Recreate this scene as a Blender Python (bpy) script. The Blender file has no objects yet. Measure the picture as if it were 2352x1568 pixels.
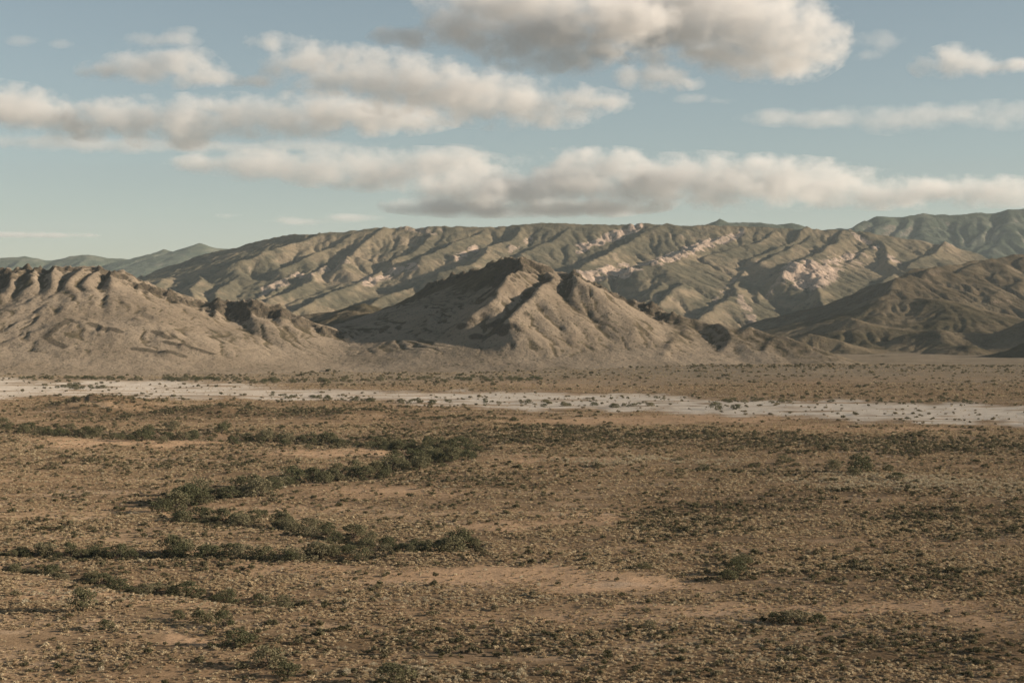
import bpy, math, random
import numpy as np
from mathutils import Vector

# ------------------------------------------------------------------ camera, sky, sun, exposure
scn = bpy.context.scene
col = scn.collection
H = 50.0                      # eye height over the plain
F, CX, CY = 3763.0, 1176.0, 743.0   # focal length, centre column and eye-level row, in 2352 px wide photo pixels

cam_d = bpy.data.cameras.new('camera'); cam = bpy.data.objects.new('camera', cam_d); col.objects.link(cam)
cam.location = (0, 0, H); cam.rotation_euler = (math.radians(90), 0, 0)
cam_d.sensor_width = 36; cam_d.lens = 36 * F / 2352
cam_d.shift_y = -(784 - CY) / 2352
cam_d.clip_start = 0.5; cam_d.clip_end = 80000
scn.camera = cam

SUN_EL, SUN_BACK = 15.0, 7.0       # degrees over the ground; degrees behind the pure right
to_sun = Vector((math.cos(math.radians(SUN_BACK)) * math.cos(math.radians(SUN_EL)),
                 -math.sin(math.radians(SUN_BACK)) * math.cos(math.radians(SUN_EL)),
                 math.sin(math.radians(SUN_EL))))
world = bpy.data.worlds.new('World'); scn.world = world; world.use_nodes = True
wn = world.node_tree; wn.nodes.clear()
sky = wn.nodes.new('ShaderNodeTexSky'); sky.sky_type = 'NISHITA'; sky.sun_disc = False
sky.sun_elevation = math.radians(SUN_EL); sky.sun_rotation = math.atan2(to_sun.x, to_sun.y)
sky.altitude = 600; sky.air_density = 1.0; sky.dust_density = 0.5; sky.ozone_density = 1.2
hsv = wn.nodes.new('ShaderNodeHueSaturation'); hsv.inputs['Saturation'].default_value = 0.7; hsv.inputs['Hue'].default_value = 0.485
bg = wn.nodes.new('ShaderNodeBackground'); bg.inputs[1].default_value = 0.05
wo = wn.nodes.new('ShaderNodeOutputWorld')
wn.links.new(sky.outputs[0], hsv.inputs['Color']); wn.links.new(hsv.outputs[0], bg.inputs[0]); wn.links.new(bg.outputs[0], wo.inputs[0])

sun_d = bpy.data.lights.new('sun', 'SUN'); sun = bpy.data.objects.new('sun', sun_d); col.objects.link(sun)
sun_d.energy = 5.0; sun_d.angle = math.radians(0.6); sun_d.color = (1.0, 0.85, 0.68)
sun.rotation_euler = (-to_sun).to_track_quat('-Z', 'Y').to_euler()
sun.location = (400, -300, 400)

vs = scn.view_settings
vs.view_transform = 'Standard'; vs.look = 'None'; vs.gamma = 1.0; vs.use_curve_mapping = False; vs.exposure = 0.96
scn.cycles.volume_bounces = 2
scn.cycles.max_bounces = 6
scn.cycles.transparent_max_bounces = 8

# ------------------------------------------------------------------ helpers
HAZE = 1.9e-5
rng = np.random.default_rng(7)
random.seed(7)

def hash2(ix, iy, seed):
    h = (ix.astype(np.int64) * 374761393 + iy.astype(np.int64) * 668265263 + seed * 1442695041) & 0xffffffff
    h = ((h ^ (h >> 13)) * 1274126177) & 0xffffffff
    return ((h ^ (h >> 16)) & 0xffff) / 65535.0 * 2 * math.pi

def noise(x, y, seed=0):
    x0 = np.floor(x); y0 = np.floor(y); fx = x - x0; fy = y - y0
    u = fx * fx * fx * (fx * (fx * 6 - 15) + 10); v = fy * fy * fy * (fy * (fy * 6 - 15) + 10)
    def g(dx, dy):
        a = hash2(x0 + dx, y0 + dy, seed)
        return np.cos(a) * (fx - dx) + np.sin(a) * (fy - dy)
    return ((g(0, 0) * (1 - u) + g(1, 0) * u) * (1 - v) + (g(0, 1) * (1 - u) + g(1, 1) * u) * v) * 1.4

def fbm(x, y, octs=4, seed=0, gain=0.5):
    s = 0; a = 1.0; f = 1.0
    for i in range(octs):
        s = s + a * noise(x * f, y * f, seed + i * 17); a *= gain; f *= 2.03
    return s

def ridged(x, y, octs=4, seed=0, gain=0.5):
    s = 0; a = 1.0; f = 1.0
    for i in range(octs):
        s = s + a * (1 - np.abs(noise(x * f, y * f, seed + i * 17)) * 2); a *= gain; f *= 2.03
    return s

def blocks(x, y, seed=0):
    """broken rock: every cell of an irregular mosaic stands at its own height and tilts its own way"""
    x0 = np.floor(x); y0 = np.floor(y); best = np.full(x.shape, 9.0); val = np.zeros(x.shape)
    for dx in (-1, 0, 1):
        for dy in (-1, 0, 1):
            h1 = hash2(x0 + dx, y0 + dy, seed) / 6.2832; h2 = hash2(x0 + dx, y0 + dy, seed + 5) / 6.2832; h3 = hash2(x0 + dx, y0 + dy, seed + 9)
            ox = x - (x0 + dx + h1); oy = y - (y0 + dy + h2); d = ox * ox + oy * oy; k = d < best
            best = np.where(k, d, best); val = np.where(k, np.cos(h3 * 3) + .9 * (ox * np.cos(h3) + oy * np.sin(h3)), val)
    return val

def sstep(a, b, x):
    t = np.clip((x - a) / (b - a), 0, 1); return t * t * (3 - 2 * t)

def z1(x, y): return (x * .36, 470.4 + y * .36)            # enlargements of the photo I measured in
def z2(x, y): return (752.7 + x * .36, 470.4 + y * .36)
def z3(x, y): return (1505.3 + x * .36, 451.6 + y * .36)

def P(p, D):                                              # photo pixel at a known distance -> place
    return ((p[0] - CX) / F * D, D, H + (CY - p[1]) / F * D)

def line(pts, zoom, D0, D1=None):
    q = [zoom(*p) if zoom else p for p in pts]
    n = len(q); D1 = D0 if D1 is None else D1
    return [P(q[i], D0 + (D1 - D0) * i / max(1, n - 1)) for i in range(n)]

def ridge_field(X, Y, ridges):
    """highest of many ridge lines, each falling away to its left and right"""
    Z = np.full(X.shape, -60.0); 
    for pts, sl, sr, s2, w in ridges:
        for (ax, ay, az), (bx, by, bz) in zip(pts[:-1], pts[1:]):
            dx, dy = bx - ax, by - ay; L2 = dx * dx + dy * dy + 1e-6
            t = np.clip(((X - ax) * dx + (Y - ay) * dy) / L2, 0, 1)
            ox = X - ax - t * dx; oy = Y - ay - t * dy
            d = np.sqrt(ox * ox + oy * oy)
            side = sstep(-0.6, 0.6, ox / (d + 1e-3))
            s = sl + (sr - sl) * side
            drop = s2 * d + (s - s2) * w * (1 - np.exp(-d / w))
            Z = np.maximum(Z, az + t * (bz - az) - drop)
    return Z

def ride(pts, zoom, base, rel, D0, D1, prof=((0, .25), (.3, 1), (.7, .7), (1, -.45))):
    """photo pixels of a spur -> places on it: where each line of sight meets the slope, raised by the spur's own relief"""
    D = np.arange(D0, D1, (D1 - D0) / 220.0); out = []; last = None; n = len(pts)
    for i, p in enumerate(pts):
        q = zoom(*p) if zoom else p; r = rel * float(np.interp(i / (n - 1), [a for a, b in prof], [b for a, b in prof]))
        zb = ridge_field((q[0] - CX) / F * D, D, base) + r; zr = H + (CY - q[1]) / F * D
        k = np.nonzero(zb >= zr)[0]
        d = D[k[0]] if len(k) else D[int(np.argmax(zb - zr))]
        if last is not None: d = min(max(d, last - (D1 - D0) * .5), last + 15)
        last = d; out.append(P(q, d))
    return out

def bil(A, gx, gy):
    x0 = np.clip(gx.astype(int), 0, A.shape[1] - 2); y0 = np.clip(gy.astype(int), 0, A.shape[0] - 2)
    fx = gx - x0; fy = gy - y0
    return (A[y0, x0] * (1 - fx) + A[y0, x0 + 1] * fx) * (1 - fy) + (A[y0 + 1, x0] * (1 - fx) + A[y0 + 1, x0 + 1] * fx) * fy

def erode(Z, cell, drops, steps, batches, rate=0.25, cap=3.0, inertia=0.25, mask=None, seed=1):
    """rain running down the slope: cuts rills and drops what it carries on the aprons"""
    r = np.random.default_rng(seed); Z = Z / cell; ny, nx = Z.shape
    for b in range(batches):
        px = r.uniform(1, nx - 3, drops); py = r.uniform(1, ny - 3, drops)
        if mask is not None:
            k = r.uniform(0, 1, drops) < bil(mask, px, py); px, py = px[k], py[k]
        vx = np.zeros_like(px); vy = np.zeros_like(px); sed = np.zeros_like(px); spd = np.ones_like(px); wat = 1.0
        delta = np.zeros(ny * nx)
        for st in range(steps):
            x0 = px.astype(int); y0 = py.astype(int); fx = px - x0; fy = py - y0
            i = y0 * nx + x0; Zf = Z.ravel()
            a, bb, c, d = Zf[i], Zf[i + 1], Zf[i + nx], Zf[i + nx + 1]
            gx = (bb - a) * (1 - fy) + (d - c) * fy; gy = (c - a) * (1 - fx) + (d - bb) * fx
            h = (a * (1 - fx) + bb * fx) * (1 - fy) + (c * (1 - fx) + d * fx) * fy
            vx = vx * inertia - gx * (1 - inertia); vy = vy * inertia - gy * (1 - inertia)
            l = np.sqrt(vx * vx + vy * vy) + 1e-9; vx /= l; vy /= l
            qx = np.clip(px + vx, 1, nx - 3); qy = np.clip(py + vy, 1, ny - 3)
            dh = bil(Z, qx, qy) - h
            capa = np.maximum(-dh, 0.01) * spd * wat * cap
            up = dh > 0
            dep = np.where(up, np.minimum(dh, sed), np.where(sed > capa, (sed - capa) * 0.3, 0))
            ero = np.where(~up & (sed <= capa), np.minimum((capa - sed) * rate, -dh), 0)
            amt = dep - ero; sed = sed - amt
            w00 = (1 - fx) * (1 - fy); w10 = fx * (1 - fy); w01 = (1 - fx) * fy; w11 = fx * fy
            delta += np.bincount(i, amt * w00, ny * nx) + np.bincount(i + 1, amt * w10, ny * nx) + \
                     np.bincount(i + nx, amt * w01, ny * nx) + np.bincount(i + nx + 1, amt * w11, ny * nx)
            spd = np.sqrt(np.clip(spd * spd - dh * 2, 0.05, 9)); wat *= 0.985
            px, py = qx, qy
            if st % 6 == 5:
                Z = Z + np.clip(delta.reshape(ny, nx), -0.22, 0.22); delta[:] = 0
    return Z * cell

def blur(A, n=1):
    for _ in range(n):
        B = np.pad(A, 1, mode='edge')
        A = (B[1:-1, 1:-1] * 4 + (B[:-2, 1:-1] + B[2:, 1:-1] + B[1:-1, :-2] + B[1:-1, 2:]) * 2 + B[:-2, :-2] + B[2:, 2:] + B[:-2, 2:] + B[2:, :-2]) / 16
    return A

def grid_mesh(name, X, Y, Z, masks=None, keep=None):
    ny, nx = X.shape
    co = np.stack([X, Y, Z], -1).reshape(-1, 3)
    idx = np.arange(ny * nx).reshape(ny, nx)
    q = np.stack([idx[:-1, :-1], idx[:-1, 1:], idx[1:, 1:], idx[1:, :-1]], -1).reshape(-1, 4)
    if keep is not None:
        q = q[keep.reshape(-1)]
        used = np.unique(q); remap = np.zeros(ny * nx, int); remap[used] = np.arange(len(used)); q = remap[q]; co = co[used]
    me = bpy.data.meshes.new(name)
    me.vertices.add(len(co)); me.vertices.foreach_set('co', co.astype(np.float32).ravel())
    me.loops.add(q.size); me.loops.foreach_set('vertex_index', q.astype(np.int32).ravel())
    me.polygons.add(len(q)); me.polygons.foreach_set('loop_start', np.arange(0, q.size, 4, dtype=np.int32))
    me.polygons.foreach_set('loop_total', np.full(len(q), 4, dtype=np.int32))
    me.polygons.foreach_set('use_smooth', np.ones(len(q), dtype=bool))
    me.update(calc_edges=True)
    if masks is not None:
        at = me.color_attributes.new('cover', 'FLOAT_COLOR', 'POINT')
        m = np.stack([np.clip(a, 0, 1) for a in masks], -1).reshape(-1, 4)
        if keep is not None: m = m[used]
        at.data.foreach_set('color', m.astype(np.float32).ravel())
    return me

def link(name, me, mat=None, parent=None, **props):
    o = bpy.data.objects.new(name, me); col.objects.link(o)
    if mat is not None and me is not None and not me.materials: me.materials.append(mat)
    if parent is not None: o.parent = parent
    for k, v in props.items(): o[k] = v
    return o

# ------------------------------------------------------------------ materials
class NT:
    def __init__(s, name):
        s.m = bpy.data.materials.new(name); s.m.use_nodes = True; s.t = s.m.node_tree; s.t.nodes.clear()
        s.out = s.t.nodes.new('ShaderNodeOutputMaterial')
    def n(s, kind, **kw):
        nd = s.t.nodes.new(kind)
        for k, v in kw.items():
            if k.startswith('i_'):
                key = k[2:]; key = int(key) if key.isdigit() else key
                if hasattr(v, 'is_output') or isinstance(v, bpy.types.NodeSocket): s.t.links.new(v, nd.inputs[key])
                else: nd.inputs[key].default_value = v
            else: setattr(nd, k, v)
        return nd
    def noise(s, vec, scale, detail=4, rough=.55):
        nd = s.n('ShaderNodeTexNoise', i_Scale=scale, i_Detail=detail, i_Roughness=rough); s.t.links.new(vec, nd.inputs['Vector']); return nd.outputs['Fac']
    def ramp(s, v, a, b):
        nd = s.n('ShaderNodeMapRange'); s.t.links.new(v, nd.inputs[0]); nd.inputs[1].default_value = a; nd.inputs[2].default_value = b
        nd.interpolation_type = 'SMOOTHSTEP'; return nd.outputs[0]
    def mix(s, fac, a, b):
        nd = s.n('ShaderNodeMix', data_type='RGBA')
        for i, v in ((0, fac), (6, a), (7, b)):
            if isinstance(v, bpy.types.NodeSocket): s.t.links.new(v, nd.inputs[i])
            else: nd.inputs[i].default_value = v if i == 0 else (*v, 1)
        return nd.outputs[2]
    def math(s, op, a, b=0.0):
        nd = s.n('ShaderNodeMath', operation=op)
        for i, v in ((0, a), (1, b)):
            if isinstance(v, bpy.types.NodeSocket): s.t.links.new(v, nd.inputs[i])
            else: nd.inputs[i].default_value = v
        return nd.outputs[0]

def terrain_material(name, soil, soil2, rock, rock2, veg, veg2, cream, scale=1.0, bump=1.0, dots=0.7, dotcol=(.05, .05, .03)):
    t = NT(name)
    pos = t.n('ShaderNodeNewGeometry').outputs['Position']
    att = t.n('ShaderNodeAttribute', attribute_name='cover')
    sep = t.n('ShaderNodeSeparateColor'); t.t.links.new(att.outputs['Color'], sep.inputs[0])
    R, G, B = sep.outputs[0], sep.outputs[1], sep.outputs[2]
    big = t.noise(pos, .012 / scale, 5); mid = t.noise(pos, .07 / scale, 5, .65); fine = t.noise(pos, .35 / scale, 4, .7)
    c = t.mix(t.ramp(big, .38, .64), soil, soil2)
    c = t.mix(t.math('MULTIPLY', t.ramp(fine, .5, .72), .45), c, tuple(v * .55 for v in soil2))
    vegc = t.mix(t.ramp(mid, .35, .65), veg, veg2)
    vm = t.math('ADD', G, t.math('MULTIPLY', t.math('SUBTRACT', mid, .5), .9))
    c = t.mix(t.ramp(vm, .25, .75), c, vegc)
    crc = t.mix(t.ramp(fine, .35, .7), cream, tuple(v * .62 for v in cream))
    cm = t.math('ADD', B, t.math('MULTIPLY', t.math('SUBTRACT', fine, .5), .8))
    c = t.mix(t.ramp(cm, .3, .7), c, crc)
    rc = t.mix(t.ramp(fine, .38, .64), rock, rock2)
    rm = t.math('ADD', R, t.math('MULTIPLY', t.math('SUBTRACT', mid, .5), .8))
    c = t.mix(t.ramp(rm, .35, .65), c, rc)
    vo = t.n('ShaderNodeTexVoronoi', i_Scale=.22 / scale); t.t.links.new(pos, vo.inputs['Vector'])
    dm = t.math('MULTIPLY', t.math('MULTIPLY', t.math('LESS_THAN', vo.outputs['Distance'], .27), t.ramp(mid, .35, .6)), dots)
    c = t.mix(dm, c, dotcol)
    v2 = t.n('ShaderNodeTexVoronoi', i_Scale=.085 / scale); t.t.links.new(pos, v2.inputs['Vector'])
    d2 = t.math('MULTIPLY', t.math('MULTIPLY', t.ramp(t.math('ADD', v2.outputs['Distance'], t.math('MULTIPLY', fine, .35)), .42, .3), t.ramp(big, .4, .6)), dots)
    c = t.mix(d2, c, dotcol)
    b = t.n('ShaderNodeBsdfDiffuse', i_Roughness=.6); t.t.links.new(c, b.inputs['Color'])
    hgt = t.math('ADD', mid, t.math('MULTIPLY', fine, .35))
    bp = t.n('ShaderNodeBump', i_Strength=.8, i_Distance=3.0 * bump * scale); t.t.links.new(hgt, bp.inputs['Height'])
    t.t.links.new(bp.outputs[0], b.inputs['Normal']); t.t.links.new(b.outputs[0], t.out.inputs[0])
    return t.m

M_front = terrain_material('hill_scree', (.26, .208, .152), (.205, .162, .116), (.12, .095, .068), (.07, .06, .045), (.135, .105, .068), (.09, .074, .048), (.34, .28, .22))
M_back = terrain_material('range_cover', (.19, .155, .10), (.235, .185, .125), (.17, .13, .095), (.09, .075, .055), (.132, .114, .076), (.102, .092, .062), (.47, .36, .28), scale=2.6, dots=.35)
M_foot = terrain_material('foothill_cover', (.175, .137, .09), (.13, .103, .067), (.10, .08, .055), (.055, .048, .035), (.095, .078, .048), (.068, .057, .036), (.3, .24, .17), scale=1.8, dots=.4)
M_shoulder = terrain_material('shoulder_cover', (.175, .138, .09), (.14, .112, .072), (.13, .1, .072), (.07, .06, .042), (.11, .085, .053), (.082, .064, .041), (.42, .32, .24), scale=2.2, dots=.35)
M_far = terrain_material('far_mountain_cover', (.15, .15, .11), (.12, .125, .095), (.2, .17, .13), (.11, .1, .08), (.09, .1, .07), (.07, .085, .06), (.36, .3, .24), scale=5, dots=.2)

def ground_material():
    t = NT('plain_soil')
    pos = t.n('ShaderNodeNewGeometry').outputs['Position']
    att = t.n('ShaderNodeAttribute', attribute_name='cover')
    sep = t.n('ShaderNodeSeparateColor'); t.t.links.new(att.outputs['Color'], sep.inputs[0])
    R, G, B = sep.outputs[0], sep.outputs[1], sep.outputs[2]      # R bare orange sand, G dark scrub soil, B white silt
    big = t.noise(pos, .01, 5); mid = t.noise(pos, .09, 5, .65); fine = t.noise(pos, 1.1, 5, .7)
    st = t.n('ShaderNodeMapping'); st.inputs['Scale'].default_value = (.018, .05, .05); t.t.links.new(pos, st.inputs['Vector'])
    streak = t.noise(st.outputs[0], 1.0, 6, .65)
    c = t.mix(t.ramp(big, .36, .62), (.265, .178, .107), (.205, .143, .088))
    c = t.mix(t.math('MULTIPLY', t.ramp(streak, .45, .66), .8), c, (.335, .235, .148))
    c = t.mix(t.math('MULTIPLY', t.ramp(mid, .5, .7), .6), c, (.13, .095, .06))
    s2 = t.n('ShaderNodeMapping'); s2.inputs['Scale'].default_value = (.006, .045, .05); t.t.links.new(pos, s2.inputs['Vector'])
    band = t.noise(s2.outputs[0], 1.0, 5, .6)
    c = t.mix(t.math('MULTIPLY', t.ramp(band, .5, .64), .65), c, (.125, .088, .056))
    c = t.mix(t.math('MULTIPLY', t.ramp(band, .46, .34), .5), c, (.375, .265, .168))
    rm = t.math('ADD', R, t.math('ADD', t.math('MULTIPLY', t.math('SUBTRACT', mid, .5), 1.2), t.math('MULTIPLY', t.math('SUBTRACT', streak, .5), 1.2)))
    c = t.mix(t.ramp(rm, .0, 1.1), c, (.42, .28, .174))
    gm = t.math('ADD', G, t.math('ADD', t.math('MULTIPLY', t.math('SUBTRACT', mid, .5), 1.2), t.math('MULTIPLY', t.math('SUBTRACT', fine, .5), .8)))
    c = t.mix(t.math('MULTIPLY', t.ramp(gm, .0, 1.0), .88), c, (.115, .08, .048))
    c = t.mix(att.outputs['Alpha'], c, t.mix(t.ramp(streak, .4, .62), (.265, .21, .15), (.19, .15, .10)))
    vo = t.n('ShaderNodeTexVoronoi', i_Scale=.16); t.t.links.new(pos, vo.inputs['Vector'])
    c = t.mix(t.math('MULTIPLY', t.math('MULTIPLY', t.math('LESS_THAN', vo.outputs['Distance'], .3), t.ramp(mid, .4, .6)), t.math('MULTIPLY', att.outputs['Alpha'], .4)), c, (.075, .068, .042))
    bm = t.math('ADD', B, t.math('ADD', t.math('MULTIPLY', t.math('SUBTRACT', streak, .5), 1.7), t.math('MULTIPLY', t.math('SUBTRACT', mid, .5), .8)))
    c = t.mix(t.ramp(bm, .05, 1.05), c, t.mix(t.ramp(mid, .3, .7), (.56, .495, .42), (.43, .37, .30)))
    c = t.mix(t.math('MULTIPLY', t.ramp(fine, .48, .7), .45), c, (.09, .065, .042))
    b = t.n('ShaderNodeBsdfDiffuse', i_Roughness=.5); t.t.links.new(c, b.inputs['Color'])
    bp = t.n('ShaderNodeBump', i_Strength=.7, i_Distance=.35); t.t.links.new(t.math('ADD', mid, fine), bp.inputs['Height'])
    t.t.links.new(bp.outputs[0], b.inputs['Normal']); t.t.links.new(b.outputs[0], t.out.inputs[0])
    return t.m
M_ground = ground_material()

# ------------------------------------------------------------------ the plain and the dry riverbed
def to_px(X, Y): return CX + F * X / Y, CY + F * H / Y

def blobs(xp, yp, lst, warp=1.0):
    """soft union of patches given as (x, y, half width, half height, amount) on the photo's ground"""
    m = np.zeros_like(xp)
    wx = xp + warp * 40 * fbm(xp / 120, yp / 25, 3, 91); wy = yp + warp * 9 * fbm(xp / 120, yp / 25, 3, 92)
    for cx, cy, rx, ry, a in lst:
        d = ((wx - cx) / rx) ** 2 + ((wy - cy) / ry) ** 2
        m = np.maximum(m, a * (1 - sstep(.1, 1.5, d)))
    return m

BARE = [(330, 1010, 330, 14, 1), (800, 1035, 260, 10, .9), (620, 1150, 300, 14, .4), (900, 1130, 260, 20, .6), (1150, 1205, 130, 12, .9), (1150, 1320, 330, 26, 1), (1420, 1345, 230, 20, 1),
        (1300, 1055, 250, 8, .8), (1500, 965, 400, 12, .8), (2000, 985, 350, 8, .7), (450, 1385, 260, 14, .5), (430, 1478, 60, 14, 1), (150, 1370, 170, 20, .8), (230, 1435, 45, 8, 1),
        (1350, 1190, 120, 20, .6), (2050, 1400, 320, 22, .8), (1600, 1395, 300, 12, .7), (2280, 1430, 150, 14, .8), (1300, 880, 300, 8, .5), (1900, 870, 500, 10, .4), (1250, 1420, 300, 20, .5), (700, 1300, 200, 12, .6)]
DARK = [(520, 952, 480, 13, .85), (1300, 1003, 480, 16, .75), (2000, 1022, 480, 20, .85), (330, 1062, 300, 16, .45), (1050, 1100, 280, 22, .55), (2250, 1350, 200, 40, .6), (100, 1210, 160, 18, .4), (1560, 1190, 150, 50, .9), (1720, 1160, 230, 26, .7), (2200, 1190, 200, 50, .9), (1690, 1300, 70, 40, .9), (2050, 1320, 330, 26, .7), (230, 928, 120, 14, 1), (480, 940, 160, 8, .9), (760, 950, 160, 7, .9),
        (1060, 968, 140, 10, .9), (1300, 990, 160, 10, .7), (1850, 1010, 400, 12, .8), (2150, 1035, 260, 12, .9), (1480, 1020, 250, 8, .6), (2100, 1500, 330, 50, .8), (1000, 1480, 420, 40, .8), (650, 1470, 160, 40, .8),
        (1150, 1110, 180, 18, .6), (1750, 1080, 160, 10, .5), (1500, 1560, 800, 30, .7), (300, 1300, 300, 30, .5), (250, 1520, 260, 40, .5), (1950, 850, 420, 7, .7), (1600, 1455, 250, 18, .6), (2000, 1130, 400, 14, .4)]
WHITE = [(250, 892, 441, 20.4, 1.04), (500, 903, 399, 15.3, 0.874), (820, 907, 273, 12.8, 0.765), (1100, 914, 273, 16.6, 1.04), (1420, 925, 346.5, 20.4, 1.09), (1800, 937, 346.5, 20.4, 1.09), (2150, 949, 346.5, 22.9, 1.2), (2420, 954, 210, 25.5, 1.2), (-80, 892, 231, 24.2, 1.09),
         (520, 850, 180, 6, .55)]
LIP = [(1680, 858), (1800, 853), (1900, 850), (2000, 847), (2100, 843), (2200, 840), (2352, 836), (2600, 832)]   # edge of the raised terrace

def plain_height(X, Y):
    xp, yp = to_px(X, Y)
    Z = .5 * fbm(X / 60, Y / 60, 4, 5) + .18 * fbm(X / 9, Y / 9, 3, 6) + 1.2 * fbm(X / 300, Y / 300, 2, 8)
    for cx, cy, rx, h, dy in ((235, 938, 120, 7.0, 60), (500, 948, 130, 3.2, 50), (780, 955, 170, 2.6, 50), (1060, 975, 150, 2.8, 45)):
        D = F * H / (cy - CY); x0 = (cx - CX) / F * D
        r = ((X - x0) / (rx / F * D)) ** 2 + ((Y - D) / dy) ** 2
        Z = Z + h * np.exp(-r * 1.6) * (1 + .35 * fbm(X / 14, Y / 14, 3, 9))
    # terrace beyond the riverbed on the right
    ramp = sstep(0, 380, X + 60 + .12 * (Y - 1500)) * sstep(1300, 1750, Y)
    Z = Z + 5.5 * ramp
    # shallow gullies under the thickets are set by the caller
    return Z

cols = np.concatenate([np.linspace(-1.0, -.36, 40, endpoint=False), np.linspace(-.36, .36, 860), np.linspace(.36, 1.0, 41)[1:]])
ypx = np.concatenate([np.linspace(5200, 1640, 40, endpoint=False), np.linspace(1640, 835, 430), 743 + 92 / np.linspace(1.02, 9, 50)])
rowD = F * H / (ypx - CY)
A, D2 = np.meshgrid(cols, rowD); GX = A * D2; GY = D2

THICK = {   # lines of trees in the washes: photo pixels of their feet, (density, size, jitter)
 'upper': ([(0, 975), (60, 985), (120, 990), (200, 996), (300, 1000), (400, 1000), (500, 1004), (600, 1008), (700, 1010), (800, 1013), (880, 1020), (960, 1030), (1040, 1030), (1110, 1026)], 84, (2.6, 4.6), (16, 6)),
 'clump': ([(900, 1030), (960, 1045), (1010, 1052), (1070, 1040)], 26, (2.8, 4.6), (26, 8)),
 'bend_up': ([(1010, 1058), (930, 1072), (860, 1090), (780, 1092), (700, 1098), (620, 1110), (540, 1128), (470, 1138), (430, 1150), (395, 1170), (400, 1185)], 52, (2.8, 5.2), (16, 6)),
 'bend_low': ([(400, 1185), (500, 1195), (560, 1200), (630, 1205), (700, 1218), (780, 1235), (850, 1250), (900, 1258), (970, 1258), (1040, 1255), (1090, 1252)], 42, (2.0, 3.9), (15, 6)),
 'left': ([(-20, 1262), (50, 1268), (120, 1275), (200, 1275), (290, 1275), (380, 1273), (480, 1273), (560, 1276), (640, 1278), (720, 1278), (800, 1280), (860, 1272)], 38, (1.8, 3.6), (14, 6)),
 'lower': ([(10, 1300), (100, 1310), (200, 1332), (280, 1352), (350, 1358), (430, 1362), (500, 1370), (540, 1375), (600, 1377), (680, 1380)], 32, (1.1, 2.4), (14, 6)),
}
def gully(X, Y):
    xp, yp = to_px(X, Y); g = np.zeros_like(X)
    for pts, n, sz, jit in THICK.values():
        for (ax, ay), (bx, by) in zip(pts[:-1], pts[1:]):
            dx, dy = bx - ax, by - ay; t = np.clip(((xp - ax) * dx + (yp - ay) * dy * 9) / (dx * dx + dy * dy * 9 + 1e-6), 0, 1)
            d2 = ((xp - ax - t * dx) / 22) ** 2 + ((yp - ay - t * dy) / 9) ** 2
            g = np.maximum(g, np.exp(-d2))
    return g

gl = gully(GX, GY)
GULLY = .8
GZ = plain_height(GX, GY) - GULLY * gl
xp, yp = to_px(GX, GY)
bare = blobs(xp, yp, BARE); dark = np.maximum(blobs(xp, yp, DARK), .7 * gl); white = blobs(xp, yp, WHITE, .8)
white = white * (1 - .75 * sstep(.1, .55, fbm(GX / 70, GY / 16, 4, 55)))
far_tan = sstep(1150, 1650, GY + 120 * fbm(GX / 150, GY / 150, 3, 58))
gm = (bare, dark, white, far_tan)
wf = (white[:-1, :-1] + white[1:, 1:]) * .5 > .42
yf = yp[:-1, :-1] < 990
bed = wf & yf
link('ground', grid_mesh('ground', GX, GY, GZ, gm, ~bed), M_ground, kind='structure')
link('dry_riverbed', grid_mesh('dry_riverbed', GX, GY, GZ, gm, bed), M_ground, kind='structure')

# ------------------------------------------------------------------ hills and mountains
def regular(x0, x1, y0, y1, c):
    return np.meshgrid(np.arange(x0, x1, c), np.arange(y0, y1, c))

def softbase(Z, k=4.0, low=-3.0):
    return np.logaddexp(0, Z / k) * k + low

def near_lines(X, Y, pls, r):
    m = np.zeros_like(X)
    for pts in pls:
        for a, b in zip(pts[:-1], pts[1:]):
            dx, dy = b[0] - a[0], b[1] - a[1]; t = np.clip(((X - a[0]) * dx + (Y - a[1]) * dy) / (dx * dx + dy * dy + 1e-6), 0, 1)
            m = np.maximum(m, np.exp(-((X - a[0] - t * dx) ** 2 + (Y - a[1] - t * dy) ** 2) / (r * r)))
    return m

def slope_of(Z, c):
    gy, gx = np.gradient(Z, c); return gx, gy, np.sqrt(gx * gx + gy * gy)

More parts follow.
